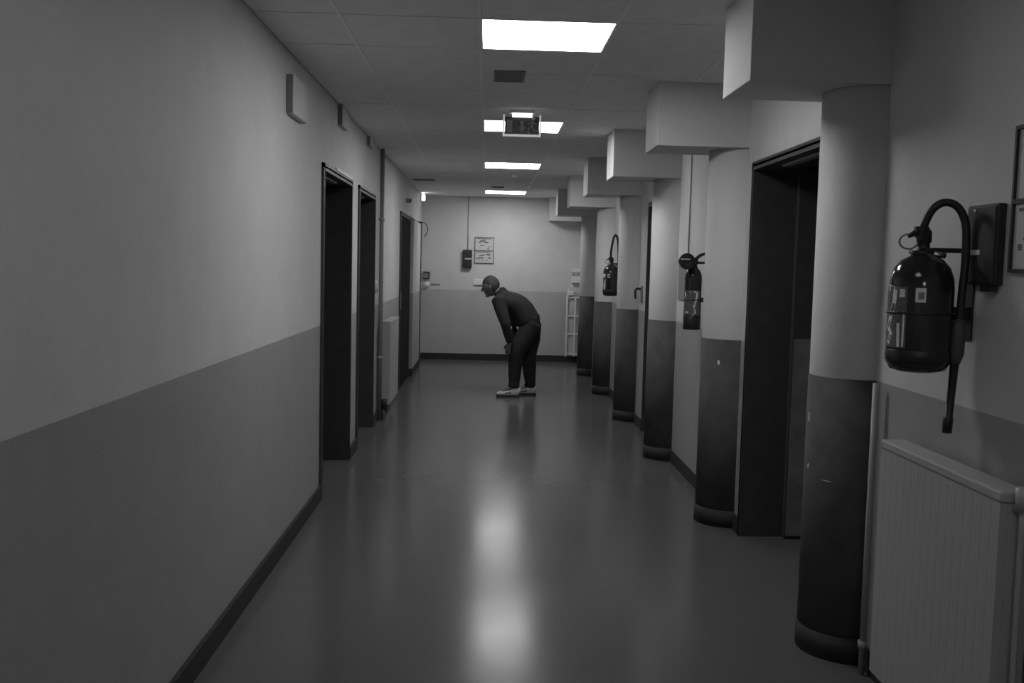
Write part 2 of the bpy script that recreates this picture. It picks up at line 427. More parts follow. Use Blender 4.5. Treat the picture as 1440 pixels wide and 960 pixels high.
# vertical pipe beyond the second doorway
t = thing('wall_pipe', 'vertical pipe from ceiling to floor after the second doorway', 'pipe', (XL, 9.42, 0))
bm = new(); tube(bm, [(0.03, 0, 0.0), (0.03, 0, ZC)], 0.020, 12); obj('pipe_run', bm, M_GREY, t)
for z in (0.6, 1.9):
    bm = new(); tube(bm, [(0.03, 0, z-0.012), (0.03, 0, z+0.012)], 0.026, 12); box(bm, 0, 0.03, -0.008, 0.008, z-0.008, z+0.008); obj('clip', bm, M_PIPE, t)
# bright little emergency lamp by the end wall
p = at(594, 276, 15.0)
t = thing('emergency_lamp', 'small glowing bulkhead lamp high in the end corner', 'lamp', (XL, 15.05, p.z))
obj('housing', BB(0, 0.03, -0.07, 0.07, -0.07, 0.05, r=0.006), M_WHITE, t)
obj('lens', BB(0.03, 0.075, -0.06, 0.06, -0.06, 0.035, r=0.01), M_SMALLGLOW, t)
# dark sensor above the third doorway
p = atX(574, 282, XL+0.02)
t = thing('door_sensor', 'small dark box above the narrow third doorway', 'sensor', (XL, p.y, p.z))
obj('body', BB(0, 0.05, -0.06, 0.06, -0.025, 0.025, r=0.004), M_GREY, t)
obj('front', BB(0.05, 0.062, -0.05, 0.05, -0.018, 0.018, r=0.003), M_BLACK, t)

# ------------------------------------------------------------------ radiators and pipes
def radiator(x_wall, s, y0, y1, z0, z1, label, valve_at):
    t = thing('radiator', label, 'radiator', (x_wall, y0, z0))
    L, H = y1-y0, z1-z0; D0, D1 = 0.03, 0.115
    def X(a, b): return sorted((s*a, s*b))
    x = X(D1-0.02, D1)
    # front panel with shallow upright ribs
    bm = new(); n = int(L/0.05); xs = s*(D1-0.001); xo = s*D1; prof = []
    for k in range(n):
        b0 = L*k/n; st = L/n
        prof += [(xo, b0+0.004), (xo, b0+st*0.72), (xs, b0+st*0.80), (xs, b0+st*0.94)]
    prof += [(xo, L)]
    lo = [bm.verts.new((px, py, 0.0)) for px, py in prof]; hi = [bm.verts.new((px, py, H-0.03)) for px, py in prof]
    for i in range(len(prof)-1): bm.faces.new((lo[i], lo[i+1], hi[i+1], hi[i]))
    bl = [bm.verts.new((s*(D1-0.02), py, z)) for py in (prof[0][1], L) for z in (0, H-0.03)]
    bm.faces.new((lo[0], hi[0], bl[1], bl[0])); bm.faces.new((lo[-1], bl[2], bl[3], hi[-1])); bm.faces.new((bl[0], bl[1], bl[3], bl[2]))
    obj('panel', bm, M_RAD, t)
    bm = new(); x = X(D0, D1+0.002); bbox_(bm, x[0], x[1], 0, L, H-0.03, H, r=0.006); obj('top_cover', bm, M_RAD, t)
    for yy in (0, L-0.012):
        x = X(D0, D1-0.02); obj('side_cover', B(x[0], x[1], yy, yy+0.012, 0.0, H-0.03), M_RAD, t)
    x = X(0.0, D0)
    for yy in (L*0.2, L*0.8): obj('wall_bracket', B(x[0], x[1], yy-0.02, yy+0.02, 0.08, H-0.08), M_GREY, t)
    return t, D1
t, D1 = radiator(XR, -1, 2.53, 3.33, 0.13, 0.94, 'large ribbed panel radiator beneath the nearest fire extinguisher', None)
bm = new(); tube(bm, [(-0.075, -0.005, 0.77), (-0.075, -0.04, 0.77)], 0.013, 10); tube(bm, [(-0.075, -0.035, 0.77), (-0.075, -0.035, 0.83)], [0.019, 0.021], 12)
v = obj('valve', bm, M_RAD, t)
bm = new(); tube(bm, spline([(-0.075, -0.035, 0.77), (-0.075, -0.036, 0.3), (-0.075, -0.035, -0.13)]), 0.009, 8); obj('feed_pipe', bm, M_PIPE, t)
t, D1 = radiator(XL, 1, 9.50, 10.42, 0.14, 0.94, 'pale panel radiator along the plain wall past the vertical pipe', None)
bm = new(); tube(bm, [(0.07, -0.005, 0.02), (0.07, -0.06, 0.02)], 0.014, 10); tube(bm, [(0.07, -0.06, -0.03), (0.07, -0.06, 0.06)], [0.028, 0.032], 12)
obj('valve', bm, M_BLACK, t)
bm = new(); tube(bm, [(0.07, -0.06, 0.01), (0.07, -0.06, -0.14)], 0.010, 8); obj('feed_pipe', bm, M_GREY, t)
# pipe beside the nearest pilaster
t = thing('heating_pipe', 'thin upright heating pipe between the nearest pilaster and the radiator', 'pipe', (XR, 3.60, 0))
bm = new(); tube(bm, [(-0.035, 0, 0.0), (-0.035, 0, ZD)], 0.011, 10); obj('pipe_run', bm, M_PIPE, t)
bm = new(); tube(bm, [(-0.035, 0, 0.10), (-0.035, 0, 0.13)], 0.017, 10); obj('collar', bm, M_PIPE, t)

# ------------------------------------------------------------------ fire extinguishers
def cyl_strip(bm, pts, w_, R):
    """a flat stroke of width w_ laid on a cylinder, points as (angle, height)"""
    q = [Vector((R*a, z)) for a, z in pts]; pr = []
    for i, p_ in enumerate(q):
        d = (q[min(i+1, len(q)-1)]-q[max(i-1, 0)]).normalized(); n = Vector((-d.y, d.x))*w_/2
        pr.append((p_+n, p_-n))
    def v(p_): a = p_.x/R; return bm.verts.new((R*math.cos(a), R*math.sin(a), p_.y))
    vs = [(v(a), v(b)) for a, b in pr]
    for a, b in zip(vs, vs[1:]): bm.faces.new((a[0], a[1], b[1], b[0]))
def patch(bm, a0, a1, z0, z1, R, n=10):
    lo = []; hi = []
    for k in range(n+1):
        a = a0+(a1-a0)*k/n; lo.append(bm.verts.new((R*math.cos(a), R*math.sin(a), z0))); hi.append(bm.verts.new((R*math.cos(a), R*math.sin(a), z1)))
    for k in range(n):
        f = bm.faces.new((lo[k], lo[k+1], hi[k+1], hi[k])); f.smooth = True
def extinguisher(loc, label, R=0.094, h=0.355, hose_top=0.512, hose_w=0.104, hose_end=-0.18, facing=-113):
    t = thing('fire_extinguisher', label, 'fire extinguisher', loc, 'wall fire extinguishers')
    bm = new(); lathe(bm, [(R*0.55, 0.0), (R*0.86, 0.008), (R*0.98, 0.03), (R, 0.05), (R, h*0.70), (R*0.97, h*0.80), (R*0.86, h*0.89), (R*0.66, h*0.955), (R*0.40, h*0.99), (R*0.36, h*1.01)], n=36)
    body = obj('cylinder', bm, M_RED, t)
    bm = new(); lathe(bm, [(R*1.004, 0.035), (R*1.010, 0.036), (R*1.010, 0.066), (R*1.004, 0.067)], n=36); obj('foot_ring', bm, M_REDBASE, body)
    cf = math.radians(facing)                       # angle that faces the camera; smaller angle = towards the corridor
    A = lambda d: cf - math.radians(d)
    bm = new(); patch(bm, A(100), A(24), 0.075, h*0.73, R*1.006, 14); lab = obj('instruction_label', bm, M_LABEL, body)
    bm = new(); R2 = R*1.012
    cyl_strip(bm, [(A(88), h*0.700), (A(70), h*0.715), (A(52), h*0.700)], 0.020, R2)
    cyl_strip(bm, [(A(50), h*0.70), (A(52), h*0.60), (A(62), h*0.46), (A(68), h*0.36)], 0.018, R2)
    cyl_strip(bm, [(A(66), h*0.37), (A(58), h*0.33), (A(66), h*0.24)], 0.015, R2)
    cyl_strip(bm, [(A(34), h*0.71), (A(34), h*0.64)], 0.018, R2)
    cyl_strip(bm, [(A(40), h*0.42), (A(38), h*0.22)], 0.010, R2)
    cyl_strip(bm, [(A(29), h*0.52), (A(29), h*0.22)], 0.006, R2)
    obj('label_marks', bm, M_MARK, lab)
    bm = new(); patch(bm, A(10), A(-8), h*0.60, h*0.72, R*1.008, 5); st = obj('sticker', bm, M_WHITE, body)
    bm = new(); patch(bm, A(5), A(-5), h*0.625, h*0.685, R*1.013, 4); obj('sticker_print', bm, M_GREY, st)
    # valve, levers, ring
    bm = new(); lathe(bm, [(0.030, h-0.004), (0.030, h+0.012), (0.019, h+0.014), (0.017, h+0.035), (0.022, h+0.040), (0.022, h+0.070), (0.014, h+0.080)], n=18)
    vb = obj('valve', bm, M_BLACK, t)
    bm = new(); bbox_(bm, -0.030, 0.012, -0.010, 0.010, h+0.066, h+0.086, r=0.004); tube(bm, [(-0.020, 0, h+0.07), (-0.045, 0.012, h+0.055)], [0.010, 0.006], 8); obj('trigger_lever', bm, M_BLACK, vb)
    d = Vector((math.cos(cf), math.sin(cf), 0.0))
    bm = new(); torus(bm, (-0.042, 0.012, h+0.040), 0.023, 0.0028, d + Vector((0, 0, 0.25)), sx=1.15); obj('pull_ring', bm, M_GREY, vb)
    bm = new(); tube(bm, [(-0.028, -0.004, h+0.004), (-0.046, -0.002, h+0.012)], 0.007, 8); obj('pin', bm, M_METAL, vb)
    bm = new(); tube(bm, [(0.020, -0.02, h+0.004), (0.058, -0.02, h-0.002)], 0.009, 10); obj('safety_tag', bm, M_METAL, vb)
    # hose, grip and nozzle
    hx = hose_w; hm = hose_top; zb = h+0.040; dz = hm-zb
    bm = new(); tube(bm, spline([(-0.008, -0.008, zb), (-0.010, -0.014, zb+dz*0.35), (hx*0.03, -0.022, zb+dz*0.72), (hx*0.20, -0.030, zb+dz*0.92), (hx*0.42, -0.037, hm), (hx*0.68, -0.042, zb+dz*0.93), (hx*0.88, -0.046, zb+dz*0.70), (hx*0.99, -0.050, zb+dz*0.30), (hx*1.01, -0.052, h-0.03), (hx*0.97, -0.052, 0.25), (hx*0.93, -0.052, 0.12)]), 0.0120, 12)
    hs = obj('hose', bm, M_BLACK, t)
    bm = new(); tube(bm, [(hx*0.95, -0.052, 0.165), (hx*0.94, -0.052, 0.150), (hx*0.92, -0.050, 0.06), (hx*0.88, -0.050, 0.03)], [0.013, 0.021, 0.021, 0.014], 12)
    obj('grip', bm, mat('grip_rubber', 0.07, 0.6), hs)
    bm = new(); tube(bm, [(hx*0.88, -0.050, 0.035), (hx*0.80, -0.050, hose_end+0.05), (hx*0.78, -0.050, hose_end+0.045), (hx*0.77, -0.050, hose_end)], [0.013, 0.011, 0.015, 0.014], 12)
    obj('nozzle', bm, M_BLACK, hs)
    bm = new(); box(bm, R*0.9, XR-loc[0]-0.006, -0.02, 0.02, 0.16, 0.20); box(bm, XR-loc[0]-0.006, XR-loc[0], -0.03, 0.03, 0.10, h+0.05); box(bm, 0.02, XR-loc[0]-0.006, -0.012, 0.012, h+0.008, h+0.022)
    b2 = new(); torus(b2, (0, 0, 0.18), R+0.002, 0.004, (0, 0, 1), 28, 6); obj('strap', b2, M_REDBASE, t)
    obj('wall_bracket', bm, M_REDBASE, t)
    return t
extinguisher((1.322, 3.00, 1.206), 'nearest and largest fire extinguisher, with looped hose, above the radiator')
extinguisher((1.292, 10.35, 1.205), 'distant fire extinguisher with tall hose loop, behind the fourth pilaster', R=0.085, h=0.32, hose_top=0.630, hose_w=0.065, hose_end=0.02)

# the slim gas extinguisher with its black horn
def gas_extinguisher(loc):
    R, h = 0.056, 0.43
    t = thing('fire_extinguisher', 'slim fire extinguisher with black discharge horn, between second and third pilasters', 'fire extinguisher', loc, 'wall fire extinguishers')
    bm = new(); lathe(bm, [(R*0.95, 0.0), (R, 0.004), (R, h*0.79), (R*0.95, h*0.84), (R*0.78, h*0.895), (R*0.50, h*0.94), (R*0.42, h*0.97)], n=30)
    body = obj('cylinder', bm, M_RED, t)
    bm = new(); lathe(bm, [(R*1.01, 0.0), (R*1.03, 0.002), (R*1.03, 0.088), (R*1.01, 0.09)], n=30); obj('foot_ring', bm, M_REDBASE, body)
    cf = math.radians(-101); A = lambda d: cf - math.radians(d)
    bm = new(); patch(bm, A(75), A(-60), 0.095, h*0.60, R*1.012, 14); lab = obj('instruction_label', bm, M_LABEL, body)
    bm = new(); R2 = R*1.03
    cyl_strip(bm, [(A(20), h*0.57), (A(-12), h*0.58), (A(-32), h*0.56)], 0.010, R2)
    cyl_strip(bm, [(A(-32), h*0.56), (A(-22), h*0.45), (A(-8), h*0.34)], 0.013, R2)
    cyl_strip(bm, [(A(-14), h*0.32), (A(-20), h*0.26), (A(0), h*0.22)], 0.010, R2)
    cyl_strip(bm, [(A(48), h*0.27), (A(26), h*0.26)], 0.010, R2)
    cyl_strip(bm, [(A(58), h*0.57), (A(52), h*0.50)], 0.012, R2)
    obj('label_marks', bm, M_MARK, lab)
    bm = new(); lathe(bm, [(0.022, h*0.93), (0.022, h*0.99), (0.030, h*1.0), (0.026, h*1.08)], n=16)
    vb = obj('valve', bm, M_BLACK, t)
    bm = new(); tube(bm, [(0.0, 0, h*1.05), (0.035, -0.01, h*1.13), (0.078, -0.02, h*1.17)], [0.013, 0.011, 0.007], 8); obj('carry_handle', bm, M_BLACK, vb)
    bm = new(); tube(bm, [(0.0, 0, h*1.02), (0.078, -0.02, h*1.02)], [0.011, 0.007], 8); obj('trigger_lever', bm, M_BLACK, vb)
    bm = new(); tube(bm, [(0.076, -0.02, h*0.98), (0.078, -0.02, h*1.28)], 0.004, 8); obj('hanger_rod', bm, M_GREY, vb)
    bm = new(); tube(bm, [(0.0, 0, h*1.03), (-0.03, -0.005, h*1.035), (-0.046, -0.02, h*1.04)], 0.010, 8)
    lathe(bm, [(0.016, 0.10), (0.030, 0.05), (0.045, -0.05), (0.052, -0.10), (0.050, -0.104), (0.02, -0.085)], (-0.068, -0.01, h*1.035), 22, 'y')
    hn = obj('horn', bm, M_BLACK, t)
    bm = new(); torus(bm, (-0.068, -0.112, h*1.035), 0.050, 0.003, (0, 1, 0), 24, 6); obj('horn_rim', bm, M_BLACK, hn)
    bm = new(); box(bm, -0.108, -0.050, -0.122, -0.116, h*1.06, h*1.075); obj('horn_stripe', bm, M_WHITE, hn)
    bm = new(); box(bm, R*0.9, XR-loc[0], -0.016, 0.016, 0.18, 0.21); box(bm, XR-loc[0]-0.006, XR-loc[0], -0.03, 0.03, 0.10, h+0.02)
    b2 = new(); torus(b2, (0, 0, 0.195), R+0.002, 0.004, (0, 0, 1), 24, 6); obj('strap', b2, M_REDBASE, t); obj('wall_bracket', bm, M_REDBASE, t)
    return t
gas_extinguisher((1.356, 6.52, 1.107))
# grey plate and conduit behind it
t = thing('wall_plate', 'flat grey plate on the wall behind the slim extinguisher', 'plate', (XR, 7.38, 1.27))
obj('sheet', BB(-0.012, 0, -0.24, 0.20, 0, 0.28, r=0.002), M_GREY, t)
t = thing('conduit', 'thin vertical cable conduit above the slim fire extinguisher', 'conduit', (XR, 7.25, 1.55))
bm = new(); tube(bm, [(-0.008, 0, 0), (-0.008, 0, BEAM_Z+0.30-1.55)], 0.0055, 8); obj('conduit_run', bm, M_PIPE, t)

# ------------------------------------------------------------------ near box and notices
AD = 0.030
q0 = atX(1357, 342, XR-AD); q1 = atX(1412, 342, XR-0.004)
yb0, yb1 = q1.y, q0.y; HB = 0.235; LB = yb1-yb0
t = thing('alarm_box', 'dark alarm box with pale stripe beside the nearest extinguisher', 'alarm box', (XR, yb0, 1.475), 'dark alarm boxes')
obj('case', BB(-AD+0.004, 0, 0, LB, 0, HB, r=0.004), M_BOX, t)
obj('front_cover', BB(-AD, -AD+0.006, 0.006, LB-0.006, 0.006, HB-0.006, r=0.003), M_BOX, t)
obj('stripe', B(-AD-0.002, -AD+0.001, LB*0.48, LB-0.008, 0.088, 0.103), M_WHITE, t)
bm = new(); lathe(bm, [(0.006, 0.0), (0.006, -0.004), (0.002, -0.006)], (-AD, LB*0.68, HB-0.018), 12, 'x'); obj('indicator', bm, M_METAL, t)  # bright metal stud stands in for a highlight at the box top
obj('bottom_plug', B(-0.026, -0.006, 0.02, 0.08, -0.018, 0.0), M_BOX, t)

def notice(name, label, loc, W, H, axis, frame_m):
    """a framed two-part notice; axis 'x' hangs on the pilastered wall, 'y' on the end wall"""
    t = thing(name, label, 'notice', loc, 'framed notices')
    def bx(bm, u0, u1, z0, z1, d0, d1):
        if axis == 'y': box(bm, u0, u1, -d1, -d0, z0, z1)
        else: box(bm, -d1, -d0, -u1, -u0, z0, z1)
    bm = new(); e = 0.010
    for a in ((0, e, 0, H), (W-e, W, 0, H), (e, W-e, 0, e), (e, W-e, H-e, H), (e, W-e, H*0.47, H*0.47+0.012)): bx(bm, *a, 0.0, 0.014)
    obj('frame', bm, frame_m, t)
    for z0, z1 in ((e, H*0.47), (H*0.47+0.012, H-e)):
        bm = new(); bx(bm, e, W-e, z0, z1, 0.0, 0.006); sh = obj('sheet', bm, M_PAPER, t)
        bm = new(); r = random.Random(int(z0*1000)+3)
        for _ in range(16):
            u = e+0.02+r.random()*(W-0.11); z = z0+0.015+r.random()*(z1-z0-0.05)
            bx(bm, u, u+0.015+r.random()*0.05, z, z+0.005+r.random()*0.014, 0.006, 0.0066)
        bx(bm, e+0.02, W-0.05, z1-0.022, z1-0.012, 0.006, 0.0066)
        obj('print', bm, M_LABEL, sh)['kind'] = 'stuff'
    return t
notice('framed_notice', 'framed notice cut off by the frame beside the dark alarm box', (XR, atX(1421, 300, XR-0.014).y, 1.513), 0.34, 0.405, 'x', M_BOX)
p = at(667, 370, YE)
notice('framed_notice', 'framed two-part notice on the end wall above the bending man', (p.x, YE, p.z), 0.30, 0.41, 'y', M_INK)
p = at(650.5, 376.5, YE)
t = thing('alarm_box', 'small dark alarm box with white slot on the end wall', 'alarm box', (p.x, YE, p.z), 'dark alarm boxes')
obj('case', BB(0, 0.145, -0.07, 0, 0, 0.285, r=0.018), M_BOX, t)
obj('stripe', B(0.035, 0.138, -0.074, -0.069, 0.135, 0.152), M_PAPER, t)
t = thing('conduit', 'thin vertical cable conduit on the end wall above the alarm box', 'conduit', (p.x+0.075, YE, p.z+0.285))
bm = new(); tube(bm, [(0, -0.008, 0), (0, -0.008, ZC-p.z-0.285)], 0.0065, 8); obj('conduit_run', bm, M_PIPE, t)
p = at(666, 400, YE)
t = thing('wall_plaque', 'blank white strip plaque on end wall behind the head', 'plaque', (p.x, YE, p.z))
obj('plate', BB(0, 0.28, -0.012, 0, 0.0, 0.085, r=0.002), M_WHITE, t)
obj('lower_edge', B(0, 0.28, -0.014, 0, -0.012, 0.0), M_GREY, t)
# little fittings near the end corner
p = at(595, 392, YE)
t = thing('wall_switch', 'small dark-rimmed box on the end wall near the corner', 'switch', (p.x, YE, p.z))
bm = new()
for a in ((0, 0.10, 0, 0.016), (0, 0.10, 0.10, 0.116), (0.088, 0.10, 0.016, 0.10)): box(bm, a[0], a[1], -0.04, 0, a[2], a[3])
obj('rim', bm, M_BLACK, t); obj('face', B(0, 0.088, -0.03, 0, 0.016, 0.10), M_GREY, t)
p = at(600, 400, YE)
bm = new(); lathe(bm, [(0.045, 0.0), (0.045, -0.03), (0.035, -0.045), (0.012, -0.05)], (p.x, YE, p.z), 18, 'y')
o = obj('push_button', bm, M_WHITE); tag(o, 'pale round button under the small dark-rimmed box', 'button')
p0 = at(606, 399, YE); p1 = at(619, 399, YE)
o = obj('cable_trunking', B(p0.x, p1.x, YE-0.012, YE, p0.z-0.01, p0.z+0.006), M_GREY); tag(o, 'short grey cable trunking leading to the round button', 'trunking')
# hook-like catch on the wall past the fourth pilaster
p = atX(893, 413, XR-0.03)
t = thing('door_catch', 'small dark catch on the wall beside the thin black doorway', 'catch', (XR, 9.40, p.z))
obj('plate', BB(-0.012, 0, -0.05, 0.05, -0.08, 0.08, r=0.003), M_GREY, t)
bm = new(); tube(bm, spline([(-0.010, 0, 0.05), (-0.05, 0, 0.055), (-0.065, 0, 0.03), (-0.06, 0, -0.04)]), 0.011, 8); obj('hook', bm, M_BLACK, t)

# pale narrow rack standing in the far corner
pa = at(794, 499, 15.45); pb = at(815, 413, 15.45)
xa, xb = pa.x, XR-0.005; zt = 1.06
t = thing('upright_rack', 'narrow white rack with rungs standing in the far corner', 'rack', (xa, 15.47, 0.0))
Wr = xb-xa
for u in (0.0, Wr*0.55, Wr-0.030): obj('upright', BB(u, u+0.030, -0.05, 0.0, 0.105, zt if u < 0.1 else zt-0.02, r=0.003), M_WHITE, t)
for z in (0.13, 0.44, 0.72, zt-0.05): obj('rung', BB(0.02, Wr-0.02, -0.045, -0.01, z, z+0.028, r=0.003), M_WHITE, t)
for z0, z1 in ((0.17, 0.43), (0.49, 0.71), (0.77, zt-0.06)): obj('shelf_panel', B(0.035, Wr*0.55-0.01, -0.025, -0.015, z0, z1), M_PAPER, t)
obj('back_sheet', B(0.0, Wr, -0.012, 0.0, 0.11, zt), M_PAPER, t)
bm = new(); bbox_(bm, 0.02, Wr*0.5, -0.06, -0.02, zt-0.01, zt+0.06, r=0.01); tube(bm, spline([(0.02, -0.04, zt+0.03), (0.07, -0.05, zt+0.14), (0.12, -0.05, zt+0.05)]), 0.012, 8); obj('strap', bm, M_WHITE, t)
# small label with lettering above the rack
p = at(812, 386, 15.45)
t = thing('wall_label', 'small white label lettered SOS above the corner rack', 'label', (p.x, YE-0.05, p.z))
xw = XR-0.002-p.x
obj('plate', BB(-0.075, xw, -0.01, 0.05, -0.13, 0.09, r=0.003), M_WHITE, t)
fc = bpy.data.curves.new('lettering', 'FONT'); fc.body = 'SOS'; fc.size = 0.075; fc.align_x = 'CENTER'; fc.extrude = 0.001; fc.offset = 0.002
fo = bpy.data.objects.new('lettering', fc); COL.objects.link(fo); fo.parent = t; fo.rotation_euler = (PI/2, 0, 0); fo.location = (-0.01, -0.0115, -0.02)
fc.materials.append(M_INK)
me = bpy.data.meshes.new_from_object(fo.evaluated_get(bpy.context.evaluated_depsgraph_get()))
bpy.data.objects.remove(fo); fo = bpy.data.objects.new('lettering', me); COL.objects.link(fo)
fo.parent = t; fo.rotation_euler = (PI/2, 0, 0); fo.location = (-0.01, -0.0115, -0.02)

# ------------------------------------------------------------------ chips and scratches in the cladding
def chip(yc, ang, z, w_, h_, name='paint_chip'):
    R_ = COLR+0.0048; bm = new(); n = 9; vs = []
    r_ = random.Random(int(z*1000))
    for k in range(n):
        a = 2*PI*k/n; q = 0.7+0.5*r_.random()
        al = math.radians(ang) + w_*q*math.cos(a)/R_; vs.append(bm.verts.new((XR-R_*math.cos(al), yc-R_*math.sin(al), z+h_*q*math.sin(a))))
    bm.faces.new(vs)
    par = [o for o in wr.children if o.name.startswith('pilaster')][PIL.index(yc)]
    obj(name, bm, M_MARK, [c for c in par.children if c.name.startswith('dado_cladding')][0].parent)
chip(5.87, 52, 0.965, 0.008, 0.015)
chip(3.875, 6, 0.74, 0.006, 0.010); chip(3.875, 40, 0.70, 0.030, 0.0012, 'scratch'); chip(3.875, 2, 0.93, 0.004, 0.022)

# ------------------------------------------------------------------ the bending person
def loft(bm, secs, n=20, side=Vector((0, 1, 0))):
    """secs: (centre, half thickness, half width); the width runs along `side`"""
    cs = [Vector(s_[0]) for s_ in secs]; rings = []
    for i, (c, ra, rb) in enumerate(secs):
        tg = (cs[min(i+1, len(cs)-1)]-cs[max(i-1, 0)]).normalized()
        sd = (side - tg*side.dot(tg)).normalized(); nn = tg.cross(sd)
        rings.append([bm.verts.new(cs[i] + nn*ra*math.cos(a) + sd*rb*math.sin(a)) for a in [2*PI*k/n for k in range(n)]])
    for a, b in zip(rings, rings[1:]):
        for k in range(n): bm.faces.new((a[k], a[(k+1)%n], b[(k+1)%n], b[k])).smooth = True
    for ring, i, j in ((rings[0], 0, 1), (rings[-1], -1, -2)):
        d = (cs[i]-cs[j]).normalized(); r = min(secs[i][1], secs[i][2])
        tip = bm.verts.new(cs[i] + d*r*0.45)
        for k in range(n): bm.faces.new((ring[k], ring[(k+1)%n], tip)).smooth = True
def ball(bm, c, rx, ry, rz, rot=None, n=16):
    b2 = new(); bmesh.ops.create_uvsphere(b2, u_segments=n*2, v_segments=n, radius=1)
    for v in b2.verts:
        p_ = Vector((v.co.x*rx, v.co.y*ry, v.co.z*rz))
        if rot: p_ = rot @ p_
        v.co = Vector(c) + p_
    merge(bm, b2)
def fuse(name, bm, m, parent, vox, smooth=2):
    o = obj(name, bm, m, parent)
    r = o.modifiers.new('remesh', 'REMESH'); r.mode = 'VOXEL'; r.voxel_size = vox; r.use_smooth_shade = True
    if smooth:
        s_ = o.modifiers.new('smooth', 'SMOOTH'); s_.iterations = smooth; s_.factor = 0.5
    dg = bpy.context.evaluated_depsgraph_get(); me = bpy.data.meshes.new_from_object(o.evaluated_get(dg))
    o.modifiers.clear(); old = o.data; o.data = me; me.name = name; bpy.data.meshes.remove(old)
    for q in me.polygons: q.use_smooth = True
    return o
YC, YN, YF = 11.40, 11.27, 11.50
foot = at(729, 555, YC)
ps = thing('person', 'person in dark clothes and pale shoes bending over, hands on knees', 'person', (foot.x, YC, 0))
off = Vector((foot.x, YC, 0))
def P(px, py, Y): return at(px, py, Y) - off
# joints
hipN, kneeN, ankN = P(747, 455, YC-0.085), P(725, 496, YC-0.13), P(723, 540, YC-0.11)
hipF, kneeF, ankF = P(748, 455, YC+0.085), P(743, 499, YC+0.12), P(745.5, 540, YC+0.11)
pelv, waist, chest, upper, neck = P(747, 449, YC), P(737, 438, YC), P(722, 424, YC), P(710, 417, YC), P(703, 411, YC)
shN, elN, wrN = P(701, 423, YC-0.19), P(711, 455, YC-0.25), P(717.5, 482, YC-0.20)
shF, elF, wrF = P(704, 420, YC+0.19), P(716, 454, YC+0.24), P(730, 483, YC+0.16)
hc = P(690.5, 402, YC+0.01)
# --- body: one fused surface
bm = new()
loft(bm, [(pelv+Vector((0.02, 0, -0.05)), 0.085, 0.13), (pelv, 0.095, 0.15), (waist, 0.085, 0.14), (chest, 0.095, 0.16), (upper, 0.075, 0.15), (neck, 0.055, 0.065)])
loft(bm, [(upper, 0.06, 0.07), (neck, 0.052, 0.056), (hc+Vector((0.035, 0, -0.045)), 0.052, 0.054), (hc, 0.05, 0.05)])
for h_, k_, a_ in ((hipN, kneeN, ankN), (hipF, kneeF, ankF)):
    loft(bm, [(h_, 0.085, 0.085), (h_.lerp(k_, 0.5), 0.070, 0.070), (k_, 0.055, 0.053), (k_.lerp(a_, 0.3), 0.052, 0.05), (a_, 0.036, 0.034)], 16)
    loft(bm, [(a_+Vector((0.03, 0, -0.03)), 0.03, 0.03), (a_+Vector((-0.05, 0, -0.05)), 0.03, 0.036), (a_+Vector((-0.13, 0, -0.07)), 0.018, 0.038)], 12)
for s_, e_, w_ in ((shN, elN, wrN), (shF, elF, wrF)):
    loft(bm, [(upper.lerp(s_, 0.6), 0.05, 0.05), (s_, 0.052, 0.052), (s_.lerp(e_, 0.5), 0.044, 0.044), (e_, 0.037, 0.037), (e_.lerp(w_, 0.4), 0.035, 0.035), (w_, 0.024, 0.028)], 14)
def hand(wr, knee, out):
    """palm on the front of the knee, five fingers closing round it; out = -1 near side, +1 far side"""
    nrm = Vector((-0.86, out*0.51, 0)); sd = Vector((0.51, out*0.86, 0))
    top = knee + nrm*0.112 + Vector((0, 0, 0.062))
    d = (top-wr).normalized(); pc = wr.lerp(top, 0.55)
    loft(bm, [(wr, 0.024, 0.028), (pc, 0.019, 0.042), (top, 0.015, 0.046)], 12, sd)
    for k, (ln, q) in enumerate(((0.068, -0.039), (0.078, -0.013), (0.074, 0.013), (0.060, 0.038))):
        p_ = top + sd*q - nrm*(0.012*abs(q)/0.038)
        dirs = [(d*0.35+Vector((0, 0, -1))+nrm*0.10).normalized(), (Vector((0, 0, -1))-nrm*0.05+sd*q*4).normalized(), (Vector((0, 0, -1))-nrm*0.30+sd*q*5).normalized()]
        pts = [p_ - d*0.012, p_]
        for j, f_ in enumerate((0.45, 0.32, 0.28)):
            p_ = p_ + dirs[j]*ln*f_*1.1; pts.append(p_)
        tube(bm, pts, [0.010, 0.010, 0.0095, 0.0088, 0.0072], 8)
    b0 = wr.lerp(top, 0.3) - sd*0.032
    tube(bm, [b0, b0 - sd*0.03 + d*0.03, b0 - sd*0.038 + d*0.062 + Vector((0.01, 0, -0.004))], [0.012, 0.011, 0.0085], 8)
hand(wrN, kneeN, -1); hand(wrF, kneeF, 1)
# head: turned a little away from the camera and tipped down
yaw = math.radians(14); Rh = Matrix.Rotation(yaw, 3, 'Z').inverted() @ Matrix.Rotation(math.radians(-16), 3, 'Y')
HS = 1.0
def hp(f, s_, u): return hc + Rh @ Vector((-f, s_, u))*HS
b2 = new(); bmesh.ops.create_uvsphere(b2, u_segments=32, v_segments=24, radius=1)
for v in b2.verts:
    x, y, z = v.co; f = -x
    rx, ry, rz = 0.098, 0.076, 0.115
    if z < 0: ry *= (1 - 0.30*(-z)**1.3); rx *= (1 - 0.10*(-z))
    X_ = f*rx + (0.018*(-z) if z < 0 and f > 0 else 0)
    if f < 0 and z < 0: X_ *= 1 - 0.35*(-z)
    if f > 0.75 and -0.1 < z < 0.12 and 0.15 < abs(y) < 0.55: X_ -= 0.008        # eye sockets
    v.co = hp(X_, y*ry, z*rz)
merge(bm, b2)
tube(bm, [hp(0.094, 0, 0.018), hp(0.108, 0, -0.006), hp(0.120, 0, -0.026), hp(0.104, 0, -0.036)], [0.008, 0.010, 0.013, 0.010], 10)   # nose
